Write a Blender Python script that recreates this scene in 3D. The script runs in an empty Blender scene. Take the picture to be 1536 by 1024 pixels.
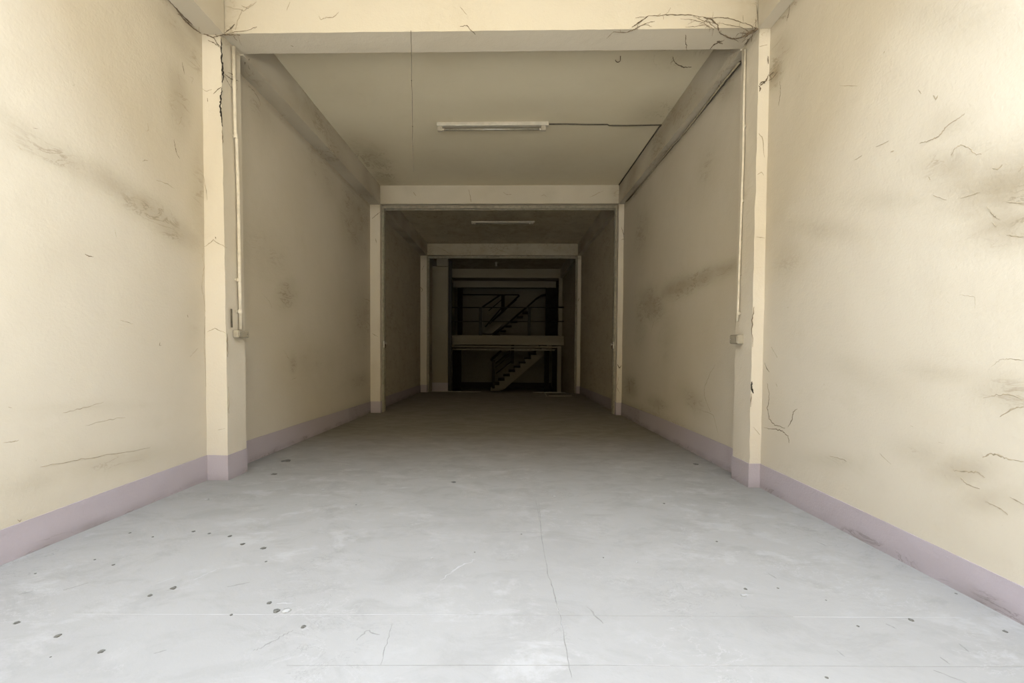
import bpy, bmesh, math, random
from mathutils import Vector, Matrix, noise
random.seed(7)
scene = bpy.context.scene
col = scene.collection

# ------------------------------------------------------------------ the camera, measured from the photograph (1536 x 1024)
PITCH, YAW, ROLL, CX, CY, FPX = -0.0268, -0.0233, 0.0063, 747.97, 542.26, 645.0
s_, c_ = math.sin, math.cos
fw = Vector((s_(YAW)*c_(PITCH), c_(YAW)*c_(PITCH), s_(PITCH)))
rt0 = Vector((c_(YAW), -s_(YAW), 0)); up0 = rt0.cross(fw)
rt = c_(ROLL)*rt0 + s_(ROLL)*up0
up = -s_(ROLL)*rt0 + c_(ROLL)*up0
EYE = Vector((0, 0, 1.0))
cam = bpy.data.cameras.new('camera'); cam_o = bpy.data.objects.new('camera', cam); col.objects.link(cam_o)
cam_o.matrix_world = Matrix(((rt.x, up.x, -fw.x, EYE.x), (rt.y, up.y, -fw.y, EYE.y), (rt.z, up.z, -fw.z, EYE.z), (0, 0, 0, 1)))
cam.sensor_width = 36; cam.sensor_fit = 'HORIZONTAL'; cam.lens = 36*FPX/1536
cam.shift_x = (768-CX)/1536; cam.shift_y = (CY-512)/1536
cam.clip_start = 0.02; cam.clip_end = 200
scene.camera = cam_o

# ------------------------------------------------------------------ the room's measured planes (metres, Y runs into the building)
Y1, Y1B, Y2, Y2B, Y3, Y3B, Y4 = 3.192, 3.423, 6.966, 7.185, 10.802, 11.02, 14.17
def XL(y):  return -2.2853 + 0.0075*(y-Y1)      # left wall
def XLI(y): return -2.1228 + 0.0075*(y-Y1)      # inner face of the left pillars
def XR(y):  return 1.8605 - 0.0095*(y-Y1)
def XRI(y): return 1.7778 - 0.0095*(y-Y1)
def FZ(y):  return -0.0101*(y-Y1)               # floor falls slightly to the rear
def CZ(y):  return 3.6288 + 0.0033*(y-Y1)       # ceiling
def BZ(y):  return 3.3301 + 0.0053*(y-Y1)       # underside of the beams
def lerp_table(t, y):
    if y <= t[0][0]: return t[0][1]
    for (a, va), (b, vb) in zip(t, t[1:]):
        if y <= b: return va + (vb-va)*(y-a)/(b-a)
    return t[-1][1]
TBL = [(1.3, .163), (1.87, .172), (2.5, .183), (3.19, .191), (3.7, .195), (4.6, .185), (6.9, .150), (10.8, .112), (14, .085)]
TBR = [(1.3, .147), (1.9, .160), (2.7, .172), (3.18, .176), (3.6, .203), (5, .197), (6.97, .165), (10.8, .105), (14, .06)]
def BBL(y): return lerp_table(TBL, y)           # top of the mauve band, left and right
def BBR(y): return lerp_table(TBR, y)

def ray(x, y): return rt*((x-CX)/FPX) + up*((CY-y)/FPX) + fw
def at(x, y, Y):
    d = ray(x, y); return EYE + d*(Y/d.y)
PL = {'L': (-2.2853, 0, .0075), 'LI': (-2.1228, 0, .0075), 'R': (1.8605, 0, -.0095), 'RI': (1.7778, 0, -.0095),
      'F': (0, 2, -.0101), 'C': (3.6288, 2, .0033), 'B': (3.3301, 2, .0053)}
def on(x, y, n):
    if isinstance(n, (int, float)): return at(x, y, n)
    a, ax, k = PL[n]; d = ray(x, y)
    t = (a - k*Y1 - EYE[ax])/(d[ax]-k*d.y)
    return EYE + d*t

# ------------------------------------------------------------------ materials
class NT:
    def __init__(s, name):
        s.m = bpy.data.materials.new(name); s.m.use_nodes = True
        s.t = s.m.node_tree; s.t.nodes.clear()
        s.out = s.n('ShaderNodeOutputMaterial'); s.b = s.n('ShaderNodeBsdfPrincipled')
        s.l(s.b.outputs[0], s.out.inputs[0])
        s.co = s.n('ShaderNodeTexCoord').outputs['Object']
    def n(s, t, **k):
        x = s.t.nodes.new(t)
        for a, b in k.items(): setattr(x, a, b)
        return x
    def l(s, a, b): s.t.links.new(a, b)
    def noise(s, scale, detail=4, rough=.55, stretch=None, dist=0.0):
        x = s.n('ShaderNodeTexNoise'); x.inputs['Scale'].default_value = scale
        x.inputs['Detail'].default_value = detail; x.inputs['Roughness'].default_value = rough; x.inputs['Distortion'].default_value = dist
        v = s.co
        if stretch:
            mp = s.n('ShaderNodeMapping'); mp.inputs['Scale'].default_value = stretch
            s.l(s.co, mp.inputs[0]); v = mp.outputs[0]
        s.l(v, x.inputs['Vector']); return x.outputs['Fac']
    def ramp(s, f, a, b, lo=0.0, hi=1.0):
        x = s.n('ShaderNodeMapRange'); x.interpolation_type = 'SMOOTHSTEP'
        s.l(f, x.inputs[0])
        for i, v in zip((1, 2, 3, 4), (a, b, lo, hi)): x.inputs[i].default_value = v
        return x.outputs[0]
    def math(s, op, a, b=None, clamp=False):
        x = s.n('ShaderNodeMath', operation=op); x.use_clamp = clamp
        for i, v in enumerate((a, b)):
            if v is None: continue
            if isinstance(v, (int, float)): x.inputs[i].default_value = v
            else: s.l(v, x.inputs[i])
        return x.outputs[0]
    def mix(s, f, a, b):
        x = s.n('ShaderNodeMix', data_type='RGBA')
        if isinstance(f, (int, float)): x.inputs[0].default_value = f
        else: s.l(f, x.inputs[0])
        for i, v in ((6, a), (7, b)):
            if isinstance(v, tuple): x.inputs[i].default_value = (*v[:3], 1)
            else: s.l(v, x.inputs[i])
        return x.outputs[2]
    def bump(s, f, strength, dist, prev=None):
        x = s.n('ShaderNodeBump'); x.inputs['Strength'].default_value = strength; x.inputs['Distance'].default_value = dist
        s.l(f, x.inputs['Height'])
        if prev is not None: s.l(prev, x.inputs['Normal'])
        return x.outputs[0]
    def done(s, color, rough=.9, normal=None, spec=.2, metal=0.0):
        if isinstance(color, tuple): s.b.inputs['Base Color'].default_value = (*color[:3], 1)
        else: s.l(color, s.b.inputs['Base Color'])
        if isinstance(rough, (int, float)): s.b.inputs['Roughness'].default_value = rough
        else: s.l(rough, s.b.inputs['Roughness'])
        s.b.inputs['Specular IOR Level'].default_value = spec; s.b.inputs['Metallic'].default_value = metal
        if normal is not None: s.l(normal, s.b.inputs['Normal'])
        return s.m

def plaster(name, base, stain, fleck=.5, bump=.35, worn=None):
    """Old painted render: mottled paint, dirt and painted-in depth shade where the vertex weight «grime» asks for it, trowel marks."""
    k = NT(name)
    big = k.noise(.9, 5, .6); mid = k.noise(5, 6, .65, dist=.4); streak = k.noise(2.2, 6, .7, (1, .6, 2.2), dist=1.2); fine = k.noise(70, 4, .6)
    c = k.mix(k.ramp(big, .38, .66, 0, .35), base, tuple(v*w for v, w in zip(base, (.90, .87, .82))))
    c = k.mix(k.ramp(mid, .55, .78, 0, .25), c, tuple(v*w for v, w in zip(base, (.86, .84, .80))))
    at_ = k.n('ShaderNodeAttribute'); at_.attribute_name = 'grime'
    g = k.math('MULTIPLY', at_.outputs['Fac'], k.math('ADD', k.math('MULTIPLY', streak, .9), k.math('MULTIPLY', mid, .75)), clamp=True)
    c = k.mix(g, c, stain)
    fl = k.math('MULTIPLY', k.ramp(k.noise(16, 3, .8, (1, 1.0, 1.6), dist=2.0), .70, .80), fleck)
    c = k.mix(fl, c, tuple(v*.72 for v in stain))
    wr = k.noise(7, 6, .62, (1, .55, 1.5), dist=.9)
    ln = k.math('SUBTRACT', 1.0, k.ramp(k.math('ABSOLUTE', k.math('SUBTRACT', wr, .5)), .0, .030))
    ln = k.math('MULTIPLY', k.math('MULTIPLY', ln, k.ramp(at_.outputs['Fac'], .10, .36)), k.ramp(k.noise(3.1, 3, .5), .42, .58), clamp=True)
    c = k.mix(k.math('MULTIPLY', ln, .5), c, tuple(v*.85 for v in stain))
    nb = k.bump(k.noise(3.5, 4, .5), .25, .02)
    nb = k.bump(mid, bump*.6, .012, nb)
    nb = k.bump(fine, bump, .004, nb)
    return k.done(c, .92, nb, .12)

WA, FA = .48, .26                       # how much light the cream paint and the cement give back
CREAM = (WA, WA*.905, WA*.735)
STAIN = (WA*.45, WA*.36, WA*.22)
M = {}
M['wall'] = plaster('cream wall paint', CREAM, STAIN, .35)
M['pillar'] = plaster('cream pillar paint', (WA*1.10, WA*1.0, WA*.82), STAIN, .35, .5)
M['beam'] = plaster('cream beam paint', (WA*.94, WA*.85, WA*.685), STAIN, .4, .4)
M['ceiling'] = plaster('grey cream ceiling paint', (WA*1.22, WA*1.10, WA*.82), (WA*.45, WA*.36, WA*.22), .15, .2)
M['band'] = plaster('mauve skirting paint', (WA*.76, WA*.675, WA*.72), (WA*.34, WA*.295, WA*.28), .5, .5)
M['dull'] = plaster('shaded cream paint', (WA*.56, WA*.50, WA*.38), STAIN, .4, .4)  # cream paint with the dimness of the rear put into its colour
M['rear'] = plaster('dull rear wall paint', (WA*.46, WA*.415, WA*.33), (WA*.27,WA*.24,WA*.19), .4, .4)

def concrete(name, base, dark, light):
    k = NT(name)
    big = k.noise(.7, 5, .6); mid = k.noise(3.2, 7, .7, (1, 1.6, 1), dist=.6); sc = k.noise(4.0, 12, .72, (1, 1.5, 1), dist=.35); msk = k.noise(1.1, 3, .5); fine = k.noise(120, 3, .6)
    c = k.mix(k.ramp(big, .35, .68, 0, .6), base, dark)
    c = k.mix(k.ramp(mid, .47, .66, 0, .65), c, dark)
    c = k.mix(k.math('MULTIPLY', k.ramp(sc, .50, .64, 0, .5), k.ramp(msk, .40, .62, .12, 1)), c, light)
    c = k.mix(k.math('MULTIPLY', k.ramp(k.noise(9, 4, .8, (1, 2.5, 1), dist=2.5), .715, .77), .5), c, tuple(v*.6 for v in dark))
    fs = k.noise(6, 8, .66, (1, 1.6, 1), dist=.5)
    fl = k.math('SUBTRACT', 1.0, k.ramp(k.math('ABSOLUTE', k.math('SUBTRACT', fs, .5)), .0, .012))
    c = k.mix(k.math('MULTIPLY', k.math('MULTIPLY', fl, k.ramp(k.noise(2.3, 3, .5), .48, .64)), .45), c, light)
    fs2 = k.noise(5, 7, .66, (1.2, 1.9, 1), dist=.7)
    fl2 = k.math('SUBTRACT', 1.0, k.ramp(k.math('ABSOLUTE', k.math('SUBTRACT', fs2, .46)), .0, .010))
    c = k.mix(k.math('MULTIPLY', k.math('MULTIPLY', fl2, k.ramp(k.noise(1.9, 3, .5, (1, 1, 3)), .50, .66)), .5), c, tuple(v*.72 for v in dark))
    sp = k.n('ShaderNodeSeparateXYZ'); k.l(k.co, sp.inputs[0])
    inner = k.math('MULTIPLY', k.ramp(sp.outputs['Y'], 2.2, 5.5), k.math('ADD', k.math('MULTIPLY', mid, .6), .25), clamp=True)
    c = k.mix(inner, c, (base[0]*.52, base[1]*.46, base[2]*.38))       # browner and darker with depth, light falloff put into the floor colour
    nb = k.bump(mid, .25, .012); nb = k.bump(sc, .25, .004, nb); nb = k.bump(fine, .3, .002, nb)
    return k.done(c, k.ramp(mid, .3, .7, .8, .95), nb, .12)
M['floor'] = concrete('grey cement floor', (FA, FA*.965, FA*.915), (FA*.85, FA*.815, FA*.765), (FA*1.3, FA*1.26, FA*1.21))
M['street'] = concrete('pale street concrete', (.56, .53, .47), (.48, .45, .39), (.62, .59, .53))

def simple(name, color, rough=.7, metal=0.0, spec=.3, var=.25, scale=30):
    k = NT(name); f = k.noise(scale, 4, .6)
    c = k.mix(k.ramp(f, .35, .7), color, tuple(v*(1-var) for v in color))
    return k.done(c, rough, k.bump(f, .15, .002), spec, metal)
M['crack'] = simple('dark crack line', (.17, .135, .092), .95, 0, .05, .5, 40)
M['crack_soft'] = simple('pale brown crack line', (.345, .295, .21), .95, 0, .05, .35, 40)
M['crack_black'] = simple('open black gap', (.035, .03, .025), .95, 0, .05, .3, 60)
M['joint_light'] = simple('light floor joint', (FA*1.22, FA*1.19, FA*1.14), .8, 0, .1, .15, 25)
M['joint_dark'] = simple('grey floor joint', (FA*.78, FA*.75, FA*.70), .9, 0, .1, .2, 25)
M['web'] = simple('dusty cobweb strands', (.17, .13, .088), .95, 0, .05, .5, 50)
M['pvc'] = simple('painted pipe', (.50, .45, .36), .5, 0, .4, .15, 20)
M['box'] = simple('grey cream switch box', (.30, .265, .20), .6, 0, .3, .2, 25)
M['guide'] = simple('painted steel guide', (.27, .24, .18), .55, .1, .4, .3, 18)
M['darksteel'] = simple('dark brown steel', (.022, .018, .014), .6, .2, .3, .4, 20)
M['wood'] = simple('dark stained timber', (.03, .022, .016), .7, 0, .25, .4, 12)
M['black'] = simple('soot dark panel', (.016, .014, .012), .85, 0, .1, .4, 6)
M['cable'] = simple('dusty dark cable', (.10, .085, .06), .8, 0, .2, .4, 30)
M['cable_pale'] = simple('painted over cable', (.34, .295, .21), .8, 0, .2, .25, 30)
M['string'] = simple('dark string', (.10, .08, .06), .9, 0, .1, .4, 60)
M['lamp_white'] = simple('dusty white lamp enamel', (.46, .42, .34), .4, 0, .5, .15, 20)
M['glass_tube'] = simple('unlit lamp tube', (.22, .20, .16), .12, 0, .9, .2, 30)
M['socket'] = simple('lamp holder plastic', (.34, .30, .23), .5, 0, .4, .2, 30)
M['metal'] = simple('bright worn metal', (.62, .58, .50), .28, 1.0, .5, .3, 40)
M['rust'] = simple('rusty hook iron', (.20, .15, .10), .8, .3, .2, .4, 50)
M['chip'] = simple('dark dirt fleck', (.125, .12, .105), .95, 0, .1, .4, 80)
M['chip_pale'] = simple('pale plaster fleck', (.33, .325, .31), .95, 0, .1, .2, 80)
M['pipe_pale'] = simple('pale thin pipe', (.36, .34, .29), .5, 0, .4, .2, 30)

# ------------------------------------------------------------------ mesh helpers
class MB:
    def __init__(s): s.v, s.f, s.mi, s.g = [], [], [], []
    def vert(s, p, g=0.0): s.v.append(tuple(p)); s.g.append(g); return len(s.v)-1
    def face(s, ids, mi=0): s.f.append(tuple(ids)); s.mi.append(mi)
    def grid(s, fn, nu, nv, mi=0, flip=False, gfn=None):
        """fn(a, b) for a, b in 0..1 gives a point; gfn(point) its grime weight."""
        base = len(s.v)
        for i in range(nu+1):
            for j in range(nv+1):
                p = fn(i/nu, j/nv); s.vert(p, gfn(p) if gfn else 0.0)
        for i in range(nu):
            for j in range(nv):
                q = [base+i*(nv+1)+j, base+(i+1)*(nv+1)+j, base+(i+1)*(nv+1)+j+1, base+i*(nv+1)+j+1]
                s.face(q[::-1] if flip else q, mi)
    def hexa(s, c, mi=0):
        """c: 8 corners, bottom ring 0-3 anticlockwise from above, top ring 4-7."""
        b = len(s.v)
        for p in c: s.vert(p)
        for q in ((3, 2, 1, 0), (4, 5, 6, 7), (0, 1, 5, 4), (1, 2, 6, 5), (2, 3, 7, 6), (3, 0, 4, 7)): s.face([b+i for i in q], mi)
    def box(s, x0, x1, y0, y1, z0, z1, mi=0):
        s.hexa([(x0, y0, z0), (x1, y0, z0), (x1, y1, z0), (x0, y1, z0), (x0, y0, z1), (x1, y0, z1), (x1, y1, z1), (x0, y1, z1)], mi)
    def tube(s, pts, r, seg=8, mi=0, cap=True):
        pts = [Vector(p) for p in pts]; rs = r if isinstance(r, (list, tuple)) else [r]*len(pts)
        rings = []
        prev = None
        for i, p in enumerate(pts):
            d = (pts[min(i+1, len(pts)-1)]-pts[max(i-1, 0)])
            d = d.normalized() if d.length > 1e-9 else Vector((0, 0, 1))
            if prev is None:
                a = d.orthogonal().normalized()
            else:
                a = prev - d*prev.dot(d)
                a = a.normalized() if a.length > 1e-6 else d.orthogonal().normalized()
            prev = a; b = d.cross(a)
            rings.append([s.vert(p+(a*math.cos(t)+b*math.sin(t))*rs[i]) for t in (2*math.pi*k/seg for k in range(seg))])
        for A, B in zip(rings, rings[1:]):
            for k in range(seg): s.face([A[k], A[(k+1) % seg], B[(k+1) % seg], B[k]], mi)
        if cap:
            s.face(rings[0][::-1], mi); s.face(rings[-1], mi)
    def ribbon(s, pts, w, nrm, mi=0, lift=.0015, jitter=.4, sub=6):
        """A crack: a low ridge of uneven width that follows a surface with normal nrm."""
        pts = [Vector(p) for p in pts]; nrm = Vector(nrm).normalized()
        fine = []
        for a, b in zip(pts, pts[1:]):
            for k in range(sub): fine.append(a.lerp(b, k/sub))
        fine.append(pts[-1])
        n = len(fine); length = sum((b-a).length for a, b in zip(fine, fine[1:])) + 1e-6
        prev = None
        for i, p in enumerate(fine):
            d = fine[min(i+1, n-1)]-fine[max(i-1, 0)]
            d = d.normalized() if d.length > 1e-9 else Vector((0, 0, 1))
            side = nrm.cross(d).normalized()
            amp = min(.012, length*.05)*jitter
            q = p + side*random.uniform(-1, 1)*amp*(0 if i in (0, n-1) else 1)
            t = i/(n-1); ww = w*(.15+.85*math.sin(math.pi*min(1, max(0, .08+.84*t))))*random.uniform(.5, 1.25)
            cur = [s.vert(q-side*ww/2+nrm*.0004), s.vert(q+nrm*lift), s.vert(q+side*ww/2+nrm*.0004)]
            if prev:
                s.face([prev[0], prev[1], cur[1], cur[0]], mi); s.face([prev[1], prev[2], cur[2], cur[1]], mi)
            prev = cur
    def build(s, name, mats, parent=None, smooth=False, origin=None):
        me = bpy.data.meshes.new(name)
        o = Vector(origin) if origin is not None else Vector((0, 0, 0))
        me.from_pydata([Vector(v)-o for v in s.v], [], s.f)
        for m in (mats if isinstance(mats, (list, tuple)) else [mats]): me.materials.append(m)
        me.polygons.foreach_set('material_index', s.mi)
        if any(s.g):
            a = me.attributes.new('grime', 'FLOAT', 'POINT'); a.data.foreach_set('value', s.g)
        if smooth: me.polygons.foreach_set('use_smooth', [True]*len(s.f))
        me.update()
        ob = bpy.data.objects.new(name, me); col.objects.link(ob); ob.location = o
        if parent is not None:
            ob.parent = parent; ob.location = o
            ob.matrix_parent_inverse = parent.matrix_basis.inverted()
        return ob

def bevel(ob, w=.004, seg=2):
    m = ob.modifiers.new('edge', 'BEVEL'); m.width = w; m.segments = seg; m.limit_method = 'ANGLE'
    return ob
def tag(o, label, cat=None, group=None, kind=None):
    o['label'] = label
    if cat: o['category'] = cat
    if group: o['group'] = group
    if kind: o['kind'] = kind
    return o
def struct(o, label): return tag(o, label, o.name.split('.')[0].split('_')[0], None, 'structure')
def empty(name, loc, label, cat, group=None):
    o = bpy.data.objects.new(name, None); col.objects.link(o); o.location = loc; o.empty_display_size = .1
    return tag(o, label, cat, group)

# grime: soft patches of dirt at places on a surface; each (point, radius along Y or X, radius in Z, tilt, weight)
def blobs(lst, plane, axis):
    out = []
    for (px, py, ra, rz, tilt, w) in lst:
        p = on(px, py, plane); out.append((p[axis], p.z, ra, rz, c_(tilt), s_(tilt), w))
    return out
def grime_shade_fn(bl, axis, edges=None):
    def f(p):
        a, z = p[axis], p[2]; g = 0.0
        for (ba, bz, ra, rz, ct, st, w) in bl:
            da, dz = a-ba, z-bz
            u, v = (da*ct+dz*st)/ra, (-da*st+dz*ct)/rz
            q = u*u+v*v
            if q < 6: g = max(g, w*math.exp(-q))
        if edges: g = max(g, edges(p))
        return min(1.0, g)
    return f

def roughbox(mb, x0, x1, y0, y1, z0, z1, n=(3, 3, 40), amp=.003, seed=0, mi=0, gfn=None, lean=None):
    """A cast and rendered member: every face a grid nudged by noise so its arrises wander like hand-trowelled render.
    x0, x1 may be functions of z."""
    X0 = x0 if callable(x0) else (lambda z: x0); X1 = x1 if callable(x1) else (lambda z: x1)
    def nud(p):
        q = Vector(p)*7.0 + Vector((seed, seed*.7, 0)); v = noise.noise_vector(q)+noise.noise_vector(q*3.1)*.5
        return (p[0]+v.x*amp, p[1]+v.y*amp, p[2]+(v.z*amp if amp else 0))
    nx, ny, nz = n
    P = lambda a, b, c: nud((X0(z0+(z1-z0)*c)+(X1(z0+(z1-z0)*c)-X0(z0+(z1-z0)*c))*a, y0+(y1-y0)*b, z0+(z1-z0)*c))
    mb.grid(lambda a, c: P(a, 0, c), nx, nz, mi, False, gfn)      # front
    mb.grid(lambda a, c: P(a, 1, c), nx, nz, mi, True, gfn)       # rear
    mb.grid(lambda b, c: P(0, b, c), ny, nz, mi, True, gfn)
    mb.grid(lambda b, c: P(1, b, c), ny, nz, mi, False, gfn)
    mb.grid(lambda a, b: P(a, b, 0), nx, ny, mi, True, gfn)
    mb.grid(lambda a, b: P(a, b, 1), nx, ny, mi, False, gfn)

def cracks(mb, plane, nrm, lines):
    for item in lines:
        pts, w, mi = item[0], item[1], item[2]
        mb.ribbon([on(x, y, plane) for x, y in pts], w, nrm, mi)

YA, YE = -0.55, 17.3                 # the walls run from the open front to the rear wall
NEAR_CEILING_FROM = 1.3          # unseen slab edge, placed to shape the daylight; open sky in front of it

# ================================================================== walls
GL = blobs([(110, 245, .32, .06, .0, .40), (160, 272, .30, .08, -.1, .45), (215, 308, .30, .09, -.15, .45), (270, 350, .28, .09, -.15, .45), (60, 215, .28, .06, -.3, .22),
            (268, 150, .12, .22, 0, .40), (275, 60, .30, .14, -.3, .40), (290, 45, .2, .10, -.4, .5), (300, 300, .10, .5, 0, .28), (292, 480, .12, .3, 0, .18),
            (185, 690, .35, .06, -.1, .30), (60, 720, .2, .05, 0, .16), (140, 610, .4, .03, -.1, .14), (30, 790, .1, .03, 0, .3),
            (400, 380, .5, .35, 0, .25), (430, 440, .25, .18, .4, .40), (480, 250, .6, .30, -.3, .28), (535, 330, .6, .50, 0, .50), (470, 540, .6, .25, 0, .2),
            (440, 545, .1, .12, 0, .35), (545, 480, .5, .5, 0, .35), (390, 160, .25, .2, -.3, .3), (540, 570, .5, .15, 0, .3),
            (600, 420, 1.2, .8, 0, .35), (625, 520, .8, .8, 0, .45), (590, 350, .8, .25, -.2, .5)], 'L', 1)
def left_edges(p):
    y, z = p[1], p[2]; g = .0
    g = max(g, .5*math.exp(-((3.31-z)/.05)**2)) if z < 3.4 else g           # dirt under the side beams
    g = max(g, .30*math.exp(-((z-BBL(y))/.05)**2)*max(0, min(1, (y-4)/3)), .35*max(0, min(1, y-7)))  # last term darkens the deep bays, shade put into the paint
    return g
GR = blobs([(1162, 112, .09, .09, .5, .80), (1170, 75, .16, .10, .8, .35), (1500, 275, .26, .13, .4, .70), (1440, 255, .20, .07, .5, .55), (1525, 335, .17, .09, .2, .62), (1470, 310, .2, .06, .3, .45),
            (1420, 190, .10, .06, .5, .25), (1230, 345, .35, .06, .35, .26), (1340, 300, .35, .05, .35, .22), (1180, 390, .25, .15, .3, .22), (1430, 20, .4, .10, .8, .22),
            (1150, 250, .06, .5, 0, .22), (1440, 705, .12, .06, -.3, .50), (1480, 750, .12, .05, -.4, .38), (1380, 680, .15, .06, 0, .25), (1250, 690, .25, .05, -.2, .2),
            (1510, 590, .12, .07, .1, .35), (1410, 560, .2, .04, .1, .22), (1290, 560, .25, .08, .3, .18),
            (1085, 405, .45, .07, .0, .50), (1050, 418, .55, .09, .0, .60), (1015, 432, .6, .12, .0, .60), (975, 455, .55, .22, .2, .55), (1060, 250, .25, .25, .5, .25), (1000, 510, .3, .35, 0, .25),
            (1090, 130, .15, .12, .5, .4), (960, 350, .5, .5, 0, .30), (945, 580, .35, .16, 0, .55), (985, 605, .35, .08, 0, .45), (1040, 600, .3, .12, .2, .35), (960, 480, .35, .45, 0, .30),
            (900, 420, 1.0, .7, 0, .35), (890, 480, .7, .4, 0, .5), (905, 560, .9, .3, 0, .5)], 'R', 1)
def right_edges(p):
    y, z = p[1], p[2]; g = 0.0
    g = max(g, .45*math.exp(-((3.31-z)/.05)**2)) if z < 3.4 else g
    g = max(g, .40*math.exp(-((z-BBR(y))/.07)**2)*max(0, min(1, (y-3.4)/2)), .35*max(0, min(1, y-7)))  # depth term again paints the far bays dimmer
    return g

def wall(name, X, side, gfn, label, crack_list):
    mb = MB(); segs = [(YA, Y1, .03), (Y1, Y2, .035), (Y2, Y3, .06), (Y3, YE, .12)]
    sg = 1 if side == 'L' else -1
    for a, b, st in segs:
        nu, nv = int((b-a)/st), int(4.3/st)
        def f(u, v):
            y = a+(b-a)*u; z = -.62+4.40*v
            w = .004*noise.noise(Vector((y*1.3, z*1.3, 3 if side == 'L' else 9))) + .0015*noise.noise(Vector((y*6, z*6, 1)))
            if y < YA+.02 or abs(y-Y1) < .01: w = 0
            return (X(y)+w, y, z)
        mb.grid(f, nu, nv, 0, side == 'R', gfn)
    # outer skin and ends, so the wall is a 20 cm thick body
    t = -.2*sg
    mb.grid(lambda u, v: (X(YA+(YE-YA)*u)+t, YA+(YE-YA)*u, -.62+4.4*v), 1, 1, 0, side == 'L')
    for y, fl in ((YA, side == 'L'), (YE, side == 'R')):
        mb.grid(lambda u, v: (X(y)+t*(1-u), y, -.62+4.4*v), 1, 1, 0, not fl)
    for z, fl in ((-.62, 0), (3.78, 1)):
        mb.grid(lambda u, v: (X(YA+(YE-YA)*u)+t*v, YA+(YE-YA)*u, z), 1, 1, 0, bool(fl))
    cracks(mb, side, (sg, 0, 0), crack_list)
    o = mb.build(name, [M['wall'], M['crack'], M['crack_soft'], M['crack_black']])
    return struct(o, label)

D, S = 1, 2
CL = [([(49, 192), (57, 193)], .004, D), ([(27, 219), (30, 223), (35, 226)], .004, S), ([(267, 111), (269, 125), (275, 135), (279, 146)], .005, D), ([(273, 93), (275, 103), (277, 112)], .005, D),
      ([(261, 209), (263, 223), (266, 232), (270, 238)], .006, D), ([(276, 163), (271, 180), (268, 188)], .005, S), ([(221, 184), (223, 195), (219, 197)], .003, S), ([(127, 381), (133, 384), (140, 385)], .005, D),
      ([(172, 342), (173, 350), (175, 356)], .004, S), ([(234, 270), (250, 275), (262, 283)], .004, S), ([(160, 291), (169, 293)], .004, S), ([(213, 242), (217, 240), (222, 241)], .004, S),
      ([(5, 664), (20, 662), (28, 660)], .004, S), ([(94, 619), (125, 611), (155, 603)], .003, S), ([(127, 638), (160, 630), (188, 626)], .003, S), ([(60, 700), (110, 690), (145, 685), (225, 671)], .003, S),
      ([(285, 115), (290, 118), (287, 125)], .004, S), ([(240, 120), (243, 131)], .003, S), ([(281, 472), (282, 476)], .005, D), ([(240, 513), (239, 518), (242, 518)], .004, D), ([(180, 480), (200, 486)], .003, S),
      ([(303, 380), (306, 400), (303, 430), (308, 470), (306, 520), (309, 580)], .004, S), ([(285, 535), (297, 522)], .004, S), ([(12, 610), (18, 612)], .003, S), ([(26, 779), (30, 782), (32, 778)], .005, S),
      ([(372, 128), (381, 137), (389, 150), (391, 158)], .005, D), ([(393, 440), (404, 452), (408, 462)], .004, S), ([(425, 525), (432, 536), (440, 548)], .004, S), ([(436, 570), (445, 566)], .004, S), ([(545, 447), (556, 452)], .006, D)]
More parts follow.
